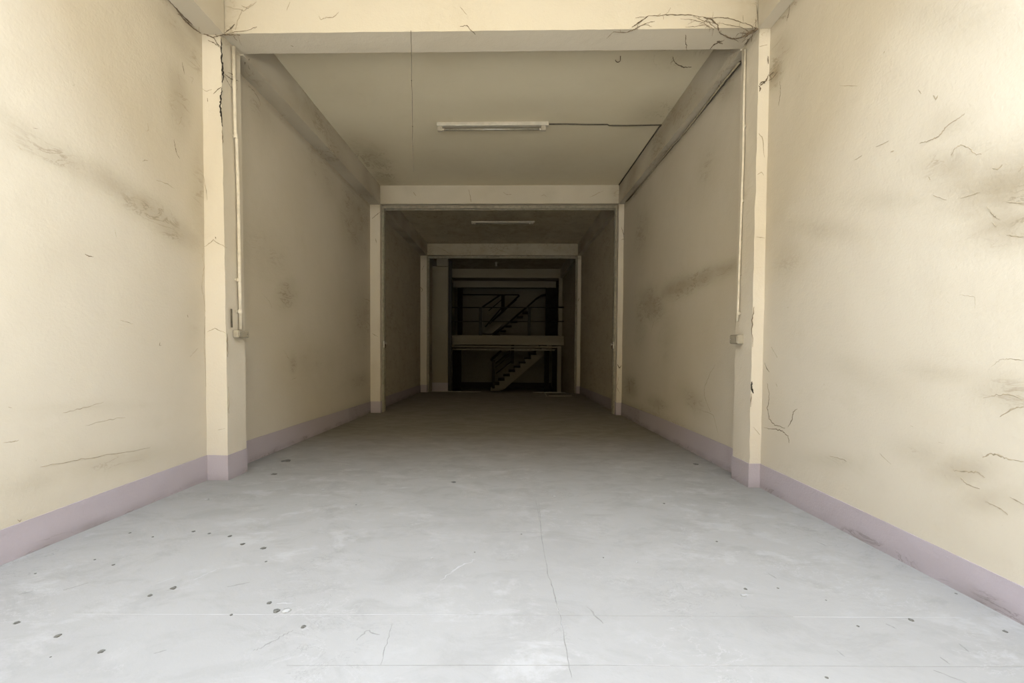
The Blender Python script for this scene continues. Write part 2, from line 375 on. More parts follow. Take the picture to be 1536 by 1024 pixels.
CR = [([(1170, 122), (1171, 137), (1168, 158)], .005, D), ([(1325, 80), (1328, 77)], .010, D), ([(1400, 143), (1404, 149), (1407, 143)], .010, D), ([(1378, 135), (1382, 141)], .004, S), ([(1260, 128), (1286, 129)], .003, S),
      ([(1282, 240), (1289, 236), (1293, 233)], .005, D), ([(1314, 220), (1324, 216), (1333, 211)], .005, D), ([(1380, 215), (1395, 210), (1408, 204), (1420, 190), (1437, 178), (1447, 170)], .006, S), ([(1336, 228), (1341, 226)], .008, D),
      ([(1393, 265), (1396, 270)], .006, D), ([(1427, 233), (1433, 222), (1440, 218), (1455, 221), (1462, 231), (1472, 232)], .005, S), ([(1483, 164), (1500, 165), (1520, 166), (1536, 170)], .005, S),
      ([(1488, 252), (1496, 254), (1504, 247)], .006, D), ([(1528, 258), (1536, 249)], .007, D), ([(1441, 297), (1460, 292), (1470, 288)], .005, S), ([(1510, 303), (1525, 304), (1536, 304)], .006, D), ([(1480, 310), (1490, 322), (1500, 330)], .005, S),
      ([(1511, 352), (1520, 354), (1536, 355)], .006, D), ([(1488, 333), (1495, 340)], .006, D), ([(1400, 293), (1420, 300)], .003, S), ([(1420, 448), (1421, 452), (1425, 455)], .004, S), ([(1440, 442), (1463, 445), (1463, 462)], .004, S),
      ([(1151, 575), (1154, 590), (1153, 602), (1151, 612), (1154, 628), (1162, 637), (1178, 642)], .006, D), ([(1196, 613), (1190, 618), (1188, 630), (1182, 640)], .006, D), ([(1146, 641), (1160, 643), (1174, 646), (1182, 654), (1184, 664)], .005, D),
      ([(1147, 544), (1150, 552), (1154, 558)], .006, D), ([(1157, 520), (1166, 536)], .003, S), ([(1164, 575), (1166, 580)], .003, S), ([(1475, 597), (1495, 592), (1515, 592), (1536, 600)], .006, S), ([(1500, 625), (1520, 612), (1536, 610)], .008, S),
      ([(1474, 686), (1483, 680), (1497, 682), (1512, 688), (1536, 692)], .009, S), ([(1425, 699), (1432, 706), (1450, 707), (1466, 708), (1478, 716)], .007, S), ([(1440, 715), (1450, 726), (1470, 733)], .006, S), ([(1478, 752), (1500, 762), (1512, 772)], .006, S),
      ([(1515, 745), (1536, 757)], .005, S), ([(1245, 684), (1262, 688), (1271, 692)], .004, S), ([(1320, 680), (1330, 690), (1337, 696)], .003, S), ([(1408, 663), (1416, 665)], .006, D), ([(1366, 638), (1370, 640)], .005, D), ([(1487, 550), (1500, 540), (1512, 538), (1536, 540)], .005, S),
      ([(1310, 530), (1326, 520), (1345, 500)], .003, S), ([(1370, 568), (1385, 575), (1400, 577)], .004, S), ([(1322, 520), (1335, 540)], .002, S), ([(1387, 500), (1386, 512)], .002, S),
      ([(1073, 547), (1065, 560), (1057, 580), (1056, 592), (1060, 604), (1066, 618)], .006, S), ([(1045, 612), (1070, 622), (1078, 652)], .004, S), ([(982, 478), (976, 500)], .006, S), ([(943, 567), (945, 590)], .014, D), ([(987, 607), (989, 622)], .012, S)]
CR = [(p, w*(.75 if p[0][0] > 1200 else 1), S if p[0][0] > 1250 else m) for p, w, m in CR]
wall('wall_left', XL, 'L', grime_shade_fn(GL, 1, left_edges), 'long cream plaster wall on the left with a diagonal grey smear near the front pillar', CL)
wall('wall_right', XR, 'R', grime_shade_fn(GR, 1, right_edges), 'long cream plaster wall on the right with hairline cracks and a dark smudge by the pillar', CR)

# the mauve painted band along the foot of each wall (it steps round the pillars, which carry their own)
def band(name, X, T, sg, runs, label):
    mb = MB(); th = .006*sg
    for a, b in runs:
        n = max(2, int((b-a)/.04))
        y_ = lambda u: a+(b-a)*u
        gf = lambda p: .75*math.exp(-((p[2]-FZ(p[1]))/.045)**2)*(.6+.8*noise.noise(Vector((p[1]*5, p[2]*9, 2)))) + (.25 if p[1] > 6 else 0)
        mb.grid(lambda u, v: (X(y_(u))+th+.002*noise.noise(Vector((y_(u)*5, v*2, 4))), y_(u), FZ(y_(u))-.01+(T(y_(u))-FZ(y_(u))+.01)*v), n, 6, 0, sg < 0, gf)
        mb.grid(lambda u, v: (X(y_(u))+th*(1-v)-.003*sg*v, y_(u), T(y_(u))), n, 1, 0, sg < 0, None)
        for y, fl in ((a, sg < 0), (b, sg > 0)):
            mb.grid(lambda u, v: (X(y)+th*u-.003*sg*(1-u), y, FZ(y)-.01+(T(y)-FZ(y)+.01)*v), 1, 1, 0, not fl)
    return struct(mb.build(name, [M['band']]), label)
band('baseboard_left', XL, BBL, 1, [(YA, Y1), (Y1B, Y2), (Y2B, Y3)], 'mauve painted skirting band along the foot of the left wall')
band('baseboard_right', XR, BBR, -1, [(YA, Y1), (Y1B, Y2), (Y2B, Y3)], 'mauve painted skirting band along the foot of the right wall')

# ================================================================== floor, ceiling, street
YF = 11.05                                   # the shop floor stops here; the rear room lies half a metre lower
mb = MB()
mb.grid(lambda u, v: (XL(YA+(YF-YA)*v)-.05+(XR(YA+(YF-YA)*v)-XL(YA+(YF-YA)*v)+.1)*u, YA+(YF-YA)*v, FZ(YA+(YF-YA)*v)), 4, 40)
mb.grid(lambda u, v: (XL(YF)-.05+(XR(YF)-XL(YF)+.1)*u, YF, FZ(YF)-.46*(1-v)), 2, 1)
mb.grid(lambda u, v: (XL(YA)-.05+(XR(YA)-XL(YA)+.1)*u, YA, FZ(YA)-.30*(1-v)), 2, 1)
mb.grid(lambda u, v: (XL(YA+(YF-YA)*v)-.05+(XR(YA+(YF-YA)*v)-XL(YA+(YF-YA)*v)+.1)*u, YA+(YF-YA)*v, FZ(YA+(YF-YA)*v)-.45), 1, 1, 0, True)
FN = (0, 0, 1)
def fl_line(pts, w, mi, jitter=.2): mb.ribbon([on(x, y, 'F') for x, y in pts], w, FN, mi, .001, jitter)
fl_line([(110, 921), (300, 921.3), (548, 921.6), (700, 921.8)], .004, 1, .05); fl_line([(1190, 925), (1330, 925.5), (1440, 926)], .004, 1, .05); fl_line([(700, 922), (950, 923.5), (1190, 925)], .002, 2, .05)
fl_line([(430, 998), (700, 997.5), (900, 997.5), (1536, 1000)], .003, 2, .05); fl_line([(880, 997.3), (1090, 997.6)], .003, 1, .05)
fl_line([(802, 745), (808, 770), (812, 800), (822, 860), (833, 895), (842, 935), (850, 975), (858, 1016)], .004, 2, .3); fl_line([(832, 898), (838, 915), (843, 938), (852, 985)], .002, 1, .2)
fl_line([(588, 935), (580, 965), (571, 997)], .003, 2, .3); fl_line([(742, 799), (765, 797), (815, 799)], .004, 2, .3); fl_line([(808, 750), (812, 796)], .003, 2, .3)
for pts in ([(340, 880), (375, 873)], [(250, 886), (267, 881)], [(380, 976), (395, 970), (420, 955), (440, 945)], [(230, 980), (250, 975)], [(28, 892), (50, 886)], [(95, 885), (132, 874)], [(1150, 858), (1165, 868)], [(1438, 965), (1453, 977)],
            [(1410, 985), (1425, 996)], [(1225, 812), (1243, 820)], [(1328, 935), (1345, 943)], [(1255, 975), (1268, 985)], [(880, 910), (905, 935)], [(535, 960), (550, 945), (570, 952)], [(1400, 1005), (1450, 1024)]):
    fl_line(pts, .006, 2, .8)
for pts in ([(415, 905), (440, 904)], [(290, 870), (310, 860), (330, 852)], [(235, 875), (262, 866)], [(1110, 891), (1130, 892)], [(300, 749), (320, 747)], [(600, 732), (612, 730)], [(660, 870), (690, 850), (715, 838)]):
    fl_line(pts, .010, 1, .9)
struct(mb.build('floor', [M['floor'], M['joint_light'], M['joint_dark']]), 'worn pale grey cement floor running back into the dark')
mb = MB()
mb.grid(lambda u, v: (-2.6+4.8*u, YF+.001+(YE-YF)*v, -.5), 4, 8)
mb.grid(lambda u, v: (-2.6+4.8*u, YF+.001+(YE-YF)*v, -.62), 1, 1, 0, True)
struct(mb.build('floor', [M['floor']]), 'sunken dark floor of the rear room beyond the step')

GC = []
mb = MB()
yc = lambda v, a, b: a+(b-a)*v
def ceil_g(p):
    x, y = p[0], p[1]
    g = .85*max(0, min(1, (y-10.4)*1.5))      # ceiling darkened over the rear room, standing in for shade
    for (cx, cy, rx, ry, w) in ((-1.9, 5.9, .25, .6, .55), (-1.95, 6.7, .2, .4, .6), (-1.7, 4.4, .5, .3, .15), (1.5, 3.9, .4, .3, .3), (1.6, 4.9, .25, .35, .35), (.2, 6.3, 1.8, .5, .15), (1.5, 9.9, .4, .7, .6), (-.2, 9.3, 2.6, 1.8, .8), (-1.7, 8.0, .15, .6, .5), (.3, 4.7, .7, .15, .12)):  # the broadest blob paints the third-bay ceiling dimmer, as shade
        q = ((x-cx)/rx)**2+((y-cy)/ry)**2
        if q < 6: g = max(g, w*math.exp(-q))
    return g
for a, b in ((NEAR_CEILING_FROM, Y1), (Y1, Y2), (Y2, Y3), (Y3, Y4+.2)):
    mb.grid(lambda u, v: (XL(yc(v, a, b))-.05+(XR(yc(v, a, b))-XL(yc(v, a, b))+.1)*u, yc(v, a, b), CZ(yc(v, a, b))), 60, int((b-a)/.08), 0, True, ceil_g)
mb.grid(lambda u, v: (-2.6+4.8*u, NEAR_CEILING_FROM+(Y4+.2-NEAR_CEILING_FROM)*v, 3.9), 1, 1)
mb.grid(lambda u, v: (-2.6+4.8*u, NEAR_CEILING_FROM, 3.60+.3*v), 1, 1)
mb.grid(lambda u, v: (-2.6+4.8*u, Y4+.2, 3.60+.3*v), 1, 1, 0, True)
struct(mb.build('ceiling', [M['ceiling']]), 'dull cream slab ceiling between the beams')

mb = MB()
mb.grid(lambda u, v: (-14+28*u, YA-14+14*v, -.12), 6, 6)
struct(mb.build('street', [M['street']]), 'pale concrete street outside the open shopfront')

# ================================================================== pillars (each with its own mauve foot)
def pillar(label, x0, x1, y0, y1, z0, z1, bb, amp=.003, seed=0, gfn=None, crack_lines=(), foot_x=None, mats='pillar', n=(4, 4, 60)):
    mb = MB()
    roughbox(mb, x0, x1, y0, y1, z0, z1, n, amp, seed, 0, gfn)
    for plane, nrm, lines in crack_lines: cracks(mb, plane, nrm, lines)
    o = mb.build('pillar', [M[mats], M['crack'], M['crack_soft'], M['crack_black']])
    o['kind'] = 'structure'; o['label'] = label; o['category'] = 'pillar'
    if bb is not None:
        f = MB()
        e = .005
        a = x0(0) if callable(x0) else x0; b = x1(0) if callable(x1) else x1
        gf = lambda p: .5*math.exp(-((p[2]-z0)/.05)**2)
        roughbox(f, a-e, b+e, y0-e, y1+e, z0, bb, (4, 5, 6), .0015, seed+3, 0, gf)
        f.build('skirting_band', [M['band']], o)
    return o
gpl = lambda p: .5*math.exp(-((p[2]-3.33)/.06)**2) + .12*max(0, noise.noise(Vector((p[0]*6, p[1]*6, p[2]*2.2))))
# front frame: the faces lean a little outward towards the top on the left
pillar('cream front pillar on the left, arris chipped and split by a black gap', lambda z: XL(Y1)-.06, lambda z: XLI(Y1)-.020*max(0, z-.6)/2.7-.002, Y1, Y1B, FZ(Y1)-.02, 3.62, BBL(Y1), .0035, 1, gpl,
       [(Y1-.004, (0, -1, 0), [([(303, 133), (310, 137), (318, 134)], .005, S), ([(320, 141), (327, 134), (333, 130)], .006, D), ([(311, 147), (312, 153)], .005, D), ([(305, 262), (311, 300)], .004, S), ([(306, 370), (320, 360), (341, 372)], .005, S), ([(311, 498), (322, 492), (339, 500)], .005, S),
                              ([(312, 60), (320, 64), (331, 72)], .006, D), ([(323, 355), (324, 358)], .006, D), ([(326, 645), (338, 642)], .003, S), ([(331.5, 57), (332, 72), (332.5, 90), (334, 104), (335, 116), (333.5, 124)], .014, 3),
                              ([(333, 132), (331, 146), (330.5, 160), (332, 176), (334, 190)], .015, 3), ([(333, 195), (334.5, 215)], .008, D), ([(341, 500), (341.5, 535)], .008, D), ([(343, 580), (343.5, 620)], .006, S)]),
        ('LI', (1, 0, 0), [([(337, 111), (343, 116), (349, 119), (358, 122)], .008, D), ([(337, 113), (341, 122), (347, 132)], .006, D), ([(341, 108), (350, 112), (353, 110)], .005, D), ([(344, 40+16), (353, 64), (362, 78)], .007, D)])])
pillar('cream front pillar on the right, rough flaking face beside the cracked wall', lambda z: XRI(Y1)+.004*max(0, z-.6)/2.7, lambda z: XR(Y1)+.06, Y1, Y1B, FZ(Y1)-.02, 3.62, BBR(Y1), .0045, 5, gpl,
       [(Y1-.005, (0, -1, 0), [([(1139, 127), (1143, 123), (1149, 122), (1153, 112)], .012, D), ([(1138, 128), (1141, 133), (1139, 138)], .008, D), ([(1152, 84), (1152.5, 96)], .008, D), ([(1139, 70), (1151, 67)], .005, S), ([(1138, 200), (1144, 206), (1147, 236)], .005, S),
                              ([(1136, 262), (1142, 258), (1146, 263)], .005, S), ([(1134, 355), (1147, 357)], .005, S), ([(1128, 572), (1127, 582), (1130, 590)], .014, 3), ([(1127, 590), (1126, 610)], .006, D), ([(1131, 460), (1128, 480), (1129, 520)], .007, D), ([(1130, 640), (1140, 652)], .004, S)]),
        ('RI', (-1, 0, 0), [([(1127, 54), (1122, 62), (1118, 70)], .012, D), ([(1117, 58), (1111, 66), (1110, 74)], .006, D), ([(1106, 415), (1113, 412)], .005, D), ([(1104, 470), (1103, 495)], .004, S)])])
pillar('cream middle pillar on the left, framing the second bay', XL(Y2)-.06, XLI(Y2), Y2, Y2B, FZ(Y2)-.02, 3.63, BBL(Y2), .003, 11, gpl, [(Y2-.004, (0, -1, 0), [([(558, 328), (565, 322), (570, 318)], .010, D), ([(563, 357), (565, 365)], .010, S), ([(558, 500), (567, 505)], .010, S)])])
pillar('cream middle pillar on the right, plaster bulging low down', XRI(Y2), XR(Y2)+.06, Y2, Y2B, FZ(Y2)-.02, 3.63, BBR(Y2), .003, 13, gpl, [(Y2-.004, (0, -1, 0), [([(932, 340), (935, 350), (936, 358), (932, 360)], .010, D), ([(926, 546), (929, 552), (932, 548)], .014, D), ([(928, 565), (925, 580), (930, 590)], .010, S)])])
pillar('dim far pillar on the left, framing the dark rear room', XL(Y3)-.06, XLI(Y3), Y3, Y3B, -.5, 3.65, BBL(Y3), .003, 17, gpl, [(Y3-.004, (0, -1, 0), [([(632, 438), (634, 434), (628, 428)], .012, D), ([(636, 398), (633, 405)], .010, D)])])
pillar('dim far pillar on the right, framing the dark rear room', XRI(Y3), XR(Y3)+.06, Y3, Y3B, -.5, 3.65, BBR(Y3), .003, 19, gpl, [(Y3-.004, (0, -1, 0), [([(869, 446), (867, 452)], .012, D)])])

# ================================================================== cross beams and side beams
def beam(label, x0, x1, y0, y1, z0, z1, seed, n=(80, 4, 6), amp=.002, crack_lines=(), gfn=None, mat='beam'):
    mb = MB(); roughbox(mb, x0, x1, y0, y1, z0, z1, n, amp, seed, 0, gfn)
    for plane, nrm, lines in crack_lines: cracks(mb, plane, nrm, lines)
    return struct(mb.build('beam', [M[mat], M['crack'], M['crack_soft'], M['crack_black']]), label)
gbm = lambda p: (.5*math.exp(-((p[0]-XRI(Y1))/.3)**2)+.4*math.exp(-((p[0]-XLI(Y1))/.12)**2)) * (1 if p[1] < Y1+.05 else .4)
YB1 = Y1+.012
beam('front cross beam, bright cream with dusty cracks at its right end', XLI(Y1)-.10, XRI(Y1)+.03, YB1, Y1B, BZ(Y1)+.002, CZ(Y1)+.05, 21,
     crack_lines=[(YB1-.003, (0, -1, 0), [([(690, 40), (700, 38), (713, 52)], .006, D), ([(362, 8), (369, 12), (378, 6)], .006, S), ([(364, 14), (357, 30), (353, 45)], .005, S), ([(336, 50), (348, 42), (352, 36)], .006, D), ([(338, 10), (365, 16), (375, 10), (385, 3)], .005, S),
                                         ([(478, 24), (481, 30), (489, 26), (499, 27), (508, 18)], .006, S), ([(430, 16), (435, 3)], .004, S), ([(690, 10), (700, 22)], .003, S), ([(1135, 8), (1138, 40)], .006, D), ([(1138, 0), (1139, 30)], .004, S)]),
                  ('B', (0, 0, -1), [([(1028, 52), (1029, 64), (1030.6, 76)], .007, D), ([(436, 68), (440, 70)], .012, S)])], gfn=gbm)
gb2 = lambda p: .25*max(0, noise.noise(Vector((p[0]*4, p[1]*4, p[2]*4)))) + .4*math.exp(-((p[0]-XLI(Y2))/.15)**2) + .3*math.exp(-((p[0]-XRI(Y2))/.15)**2)
beam('second cross beam, cream face over the middle pillars', XLI(Y2)-.10, XRI(Y2)+.06, Y2, Y2B, BZ(Y2), CZ(Y2)+.05, 23, crack_lines=[(Y2-.004, (0, -1, 0), [([(703, 284), (706, 298), (707, 303)], .012, S), ([(755, 288), (760, 292), (768, 291)], .010, S), ([(811, 294), (816, 292), (820, 295)], .010, S), ([(884, 296), (905, 286)], .010, S), ([(620, 288), (624, 294)], .012, S)])], gfn=gb2)
beam('third cross beam, dim cream face over the far pillars', XLI(Y3)-.10, XRI(Y3)+.06, Y3, Y3B, BZ(Y3), CZ(Y3)+.05, 25, gfn=lambda p: min(1, .35+gb2(p)), crack_lines=[(Y3-.004, (0, -1, 0), [([(656, 370), (668, 376), (678, 383)], .014, S), ([(742, 366), (745, 373), (755, 377), (768, 382)], .014, S), ([(687, 381), (696, 380)], .014, S)])])  # the even extra weight paints the dim depth onto this beam

def side_beam(sg, a, b, label, seed, crack_lines=(), gfn=None):
    XI, XO = (XLI, XL) if sg < 0 else (XRI, XR)
    mb = MB(); n = int((b-a)/.06)
    y_ = lambda u: a+(b-a)*u
    zt = lambda y: CZ(y)+.04
    def nz(y, k): return .004*noise.noise(Vector((y*4, k, seed)))
    mb.grid(lambda u, v: (XI(y_(u))-sg*.004+nz(y_(u), v*3), y_(u), BZ(y_(u))-.012+nz(y_(u), 7)+(zt(y_(u))-BZ(y_(u))+.012)*v), n, 6, 0, sg > 0, gfn)
    mb.grid(lambda u, v: (XI(y_(u))-sg*.004+nz(y_(u), 0)*(1-v)+(XO(y_(u))+sg*.04-XI(y_(u)))*v, y_(u), BZ(y_(u))-.012+nz(y_(u), 7)), n, 2, 0, sg > 0, gfn)
    mb.grid(lambda u, v: (XI(y_(u))+(XO(y_(u))+sg*.04-XI(y_(u)))*v, y_(u), zt(y_(u))), 1, 1, 0, sg < 0)
    mb.grid(lambda u, v: (XO(y_(u))+sg*.04, y_(u), BZ(y_(u))-.012+(zt(y_(u))-BZ(y_(u))+.012)*v), 1, 1, 0, sg < 0)
    for y, fl in ((a, sg > 0), (b, sg < 0)):
        mb.grid(lambda u, v: (XI(y)-sg*.004+(XO(y)+sg*.04-XI(y))*u, y, BZ(y)-.012+(zt(y)-BZ(y)+.012)*v), 1, 1, 0, fl)
    for plane, nrm, lines in crack_lines: cracks(mb, plane, nrm, lines)
    return struct(mb.build('beam', [M['beam'], M['crack'], M['crack_soft'], M['crack_black']]), label)
gs = lambda p: max(0, min(.7, .25+.5*noise.noise(Vector((p[1]*1.8, p[2]*3, 5)))))
gsn = lambda p: max(0, .08+.2*noise.noise(Vector((p[1]*1.8, p[2]*3, 5))))
def gs2(p):
    pale = math.exp(-((p[1]-6.0)/.28)**2)
    return gs(p)*(1-pale)
side_beam(-1, YA, Y1, 'cream side beam over the front left wall with a grimy lower edge', 31, gfn=gsn)
side_beam(1, YA, Y1, 'cream side beam over the front right wall with a grimy lower edge', 33, gfn=gsn)
side_beam(-1, Y1B, Y2, 'smudged side beam over the left wall behind the front pillar', 35, gfn=gs2)
side_beam(1, Y1B, Y2, 'smudged side beam over the right wall with two cables below', 37, gfn=gs)
side_beam(-1, Y2B, Y3, 'dark side beam over the left wall of the second bay', 39, gfn=gs)
side_beam(1, Y2B, Y3, 'dark side beam over the right wall of the second bay', 41, gfn=gs)
side_beam(1, Y3B, Y4, 'dark side beam over the right wall of the rear room', 43, gfn=gs)

# ================================================================== rear room
def prism(mb, poly, y0, y1, mi=0):
    """poly: (x, z) anticlockwise seen from the front (-Y)."""
    b = len(mb.v); n = len(poly)
    for y in (y0, y1):
        for x, z in poly: mb.vert((x, y, z))
    mb.face([b+i for i in range(n)], mi); mb.face([b+n+i for i in range(n)][::-1], mi)
    for i in range(n):
        j = (i+1) % n; mb.face([b+j, b+i, b+n+i, b+n+j], mi)
P = lambda x, y, Y: (at(x, y, Y).x, at(x, y, Y).z)
# wide stub of wall on the left
YS = 12.4
xa, xb = at(648, 480, YS).x, at(672, 480, YS).x
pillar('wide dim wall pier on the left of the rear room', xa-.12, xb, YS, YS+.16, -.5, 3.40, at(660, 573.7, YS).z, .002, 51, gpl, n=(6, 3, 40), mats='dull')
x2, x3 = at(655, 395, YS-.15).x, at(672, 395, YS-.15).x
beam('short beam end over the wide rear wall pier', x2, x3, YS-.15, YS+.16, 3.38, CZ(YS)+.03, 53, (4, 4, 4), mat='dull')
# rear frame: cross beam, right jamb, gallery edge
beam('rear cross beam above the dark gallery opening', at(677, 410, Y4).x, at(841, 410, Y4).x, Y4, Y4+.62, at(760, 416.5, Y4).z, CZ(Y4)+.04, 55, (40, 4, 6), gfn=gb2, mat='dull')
pillar('slim rear pillar at the right end of the gallery', at(838, 450, Y4).x, at(843.6, 450, Y4).x, Y4, Y4+.2, at(840, 504, Y4).z, at(840, 416, Y4).z, None, .002, 57, None, n=(2, 2, 20), mats='dull')
YG = 13.80
zg1, zg0 = at(760, 503, YG).z, at(760, 517, YG).z
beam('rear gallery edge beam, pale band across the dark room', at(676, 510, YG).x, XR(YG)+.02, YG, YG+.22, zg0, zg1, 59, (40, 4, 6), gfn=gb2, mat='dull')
# gallery floor, with a stairwell left open along the rear wall
mb = MB(); mb.box(at(676, 510, YG).x, XR(YG)+.03, YG+.22, 15.55, zg1-.16, zg1-.03)
struct(mb.build('floor', [M['rear']]), 'gallery floor slab behind the pale edge beam')
Y5 = 15.05
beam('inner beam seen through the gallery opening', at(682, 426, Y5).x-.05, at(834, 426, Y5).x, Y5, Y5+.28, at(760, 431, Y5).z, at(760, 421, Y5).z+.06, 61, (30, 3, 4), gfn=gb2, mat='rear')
mb = MB(); mb.box(-2.7, 2.4, Y4+.2, YE+.2, 3.60, 3.80); struct(mb.build('ceiling', [M['ceiling']]), 'dark ceiling over the gallery and stair')
# rear wall
mb = MB()
mb.grid(lambda u, v: (-2.6+4.8*u, YE-.1, -.55+4.3*v), 40, 36, 0, False, lambda p: min(1, .25+.4*noise.noise(Vector((p[0], 3, p[2])))))
mb.grid(lambda u, v: (-2.6+4.8*u, YE+.1, -.55+4.3*v), 1, 1, 0, True)
for x, fl in ((-2.6, True), (2.2, False)): mb.grid(lambda u, v: (x, YE-.1+.2*u, -.55+4.3*v), 1, 1, 0, fl)
mb.grid(lambda u, v: (-2.6+4.8*u, YE-.1+.2*v, 3.75), 1, 1)
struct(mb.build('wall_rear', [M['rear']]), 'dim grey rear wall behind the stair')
mb = MB(); mb.box(-2.15, 1.70, YE-.112, YE-.098, -.5, -.29); struct(mb.build('baseboard_rear', [simple('dark skirting paint', (.035, .03, .03), .9)]), 'dark skirting band along the foot of the rear wall')

# door frame under the gallery
dl, dr = at(676, 540, YG+.06), at(842, 540, YG+.06)
mb = MB()
mb.box(dl.x, dr.x, YG+.05, YG+.15, at(760, 521, YG+.05).z, at(760, 518.6, YG+.05).z)
mb.box(at(836, 550, YG+.05).x, dr.x, YG+.05, YG+.15, -.5, at(760, 521, YG+.05).z)
mb.box(dl.x, at(678, 550, YG+.05).x, YG+.05, YG+.15, -.5, at(760, 521, YG+.05).z)
struct(bevel(mb.build('door_1', [M['dull']])), 'pale door frame under the gallery edge beam')
mb = MB(); mb.box(at(678, 524, YG+.3).x, at(832, 524, YG+.3).x, YG+.3, YG+.36, at(760, 525.3, YG+.3).z, at(760, 523.2, YG+.3).z)
struct(mb.build('trim_1', [M['guide']]), 'thin brown head track behind the door frame lintel')
# dark posts and panels
def post(label, x0, x1, ytop, ybot, Y, d, mat, name='post', cat='post', zb=None):
    mb = MB(); a, b = at(x0, ytop, Y), at(x1, ybot, Y)
    mb.box(a.x, b.x, Y, Y+d, b.z if zb is None else zb, a.z)
    return tag(bevel(mb.build(name, [M[mat]], origin=((a.x+b.x)/2, Y, b.z if zb is None else zb)), .006), label, cat)
zgf = zg1-.03
post('black post standing on the gallery near the wide wall pier', 686.3, 693.2, 431.5, 500, 15.1, .14, 'black', zb=zgf)
post('broad black panel closing the gallery beside the slim rear pillar', 819, 838, 431, 500, 15.1, .10, 'black', 'partition_panel', 'panel', zb=zgf)
post('black post under the gallery left of the stair foot', 686, 691.5, 524, 583, 14.6, .12, 'black', zb=-.5)
post('black post under the gallery right of the stair', 817, 823.5, 524, 583, 14.6, .12, 'black', zb=-.5)
post('dark board closing the door opening beside the pale jamb', 828.5, 836, 524, 583, 14.3, .06, 'black', 'door_board', 'board', zb=-.5)
post('dark board under the gallery beside the wide wall pier', 677, 686, 524, 583, 14.65, .05, 'black', 'door_board', 'board', zb=-.5)
# steel channel on the edge of the wide pier
mb = MB(); a = at(672.6, 390, YS); b = at(676.6, 583, YS); w_ = b.x-a.x
mb.box(a.x, b.x, YS+.02, YS+.03, -.5, 3.55); mb.box(a.x, a.x+.015, YS+.03, YS+.14, -.5, 3.55); mb.box(b.x-.015, b.x, YS+.03, YS+.14, -.5, 3.55)
tag(mb.build('door_channel', [M['darksteel']], origin=(a.x, YS+.02, -.5)), 'dark steel door channel fixed to the edge of the wide wall pier', 'door channel')

# gallery railing
YR = YG+.08
ra = empty('railing', (at(760, 503, YR).x, YR, zg1), 'dark steel railing with two bars along the gallery edge', 'railing')
for nm, py, r in (('top_rail', 461, .020), ('middle_rail', 482, .014)):
    mb = MB(); mb.tube([at(677.5, py, YR), at(760, py, YR), at(846.5, py-.3, YR)], r, 8); mb.build(nm, [M['darksteel']], ra, True)
for px, w in ((721, .050), (794, .045)):
    mb = MB(); p = at(px, 461, YR); mb.box(p.x-w, p.x+w, YR-w, YR+w, zg1-.003, p.z); bevel(mb.build('post', [M['darksteel']], ra), .008)

# lower stair, rising to the right behind the gallery edge
YS0, YS1 = 15.75, 16.55
A = at(736, 579.5, YS0); zf = -.5
st = empty('staircase', (A.x, YS0, zf), 'dim plastered staircase with dark treads rising behind the gallery', 'staircase')
n_st = 11; run, rise = .192, .160
x0 = at(741, 570, YS0).x; z0 = zf+.12
top = [(x0+run*k, z0+rise*k) for k in range(n_st+1)]
poly = [(A.x, zf), (at(753, 580, YS0).x, zf)]
xe = x0+run*n_st
poly += [(xe, z0+rise*n_st-.30)]
saw = []
for k in range(n_st-1, -1, -1):
    saw += [(x0+run*(k+1), z0+rise*(k+1)), (x0+run*k, z0+rise*(k+1))]
poly += saw + [(x0, z0), (A.x, z0)]
# split into convex slices to keep clean faces
mb = MB()
low = lambda x: zf if x < poly[1][0] else zf+(poly[2][1]-zf)*(x-poly[1][0])/(poly[2][0]-poly[1][0])
prism(mb, [(A.x, zf), (x0, zf), (x0, z0), (A.x, z0)], YS0, YS1)
for k in range(n_st):
    xa_, xb_ = x0+run*k, x0+run*(k+1); zt = z0+rise*(k+1)-.03
    prism(mb, [(xa_, low(xa_)), (xb_, low(xb_)), (xb_, zt), (xa_, zt)], YS0, YS1)
mb.build('flight_body', [M['dull']], st)
for k in range(n_st):
    mb = MB(); zt = z0+rise*(k+1)
    mb.box(x0+run*k-.05, x0+run*(k+1)+.005, YS0-.05, YS1, zt-.06, zt); bevel(mb.build('tread', [M['wood']], st), .006)
def bar(mb, p, q, w): mb.tube([p, q], w, 6)
mb = MB(); p = at(740.5, 541, YS0-.03); mb.box(p.x-.05, p.x+.05, YS0-.07, YS0+.03, zf+.1, p.z); mb.box(p.x-.08, p.x+.07, YS0-.09, YS0+.05, p.z-.03, p.z+.03); bevel(mb.build('newel_post', [M['wood']], st), .01)
mb = MB(); p = at(769, 528, YS0-.03); mb.box(p.x-.055, p.x+.055, YS0-.075, YS0+.035, at(769, 545, YS0).z, p.z+.35); bevel(mb.build('newel_post', [M['wood']], st), .01)
for nm, (xa_, ya_), (xb_, yb_), r in (('handrail', (736, 540.5), (752, 526), .045), ('rail_board', (743, 551), (767, 531), .028), ('rail_board', (744, 560), (767, 542), .026), ('rail_board', (743, 545), (765, 526), .022)):
    mb = MB(); bar(mb, at(xa_, ya_, YS0-.02), at(xb_, yb_, YS0-.02), r); mb.build(nm, [M['wood']], st, True)

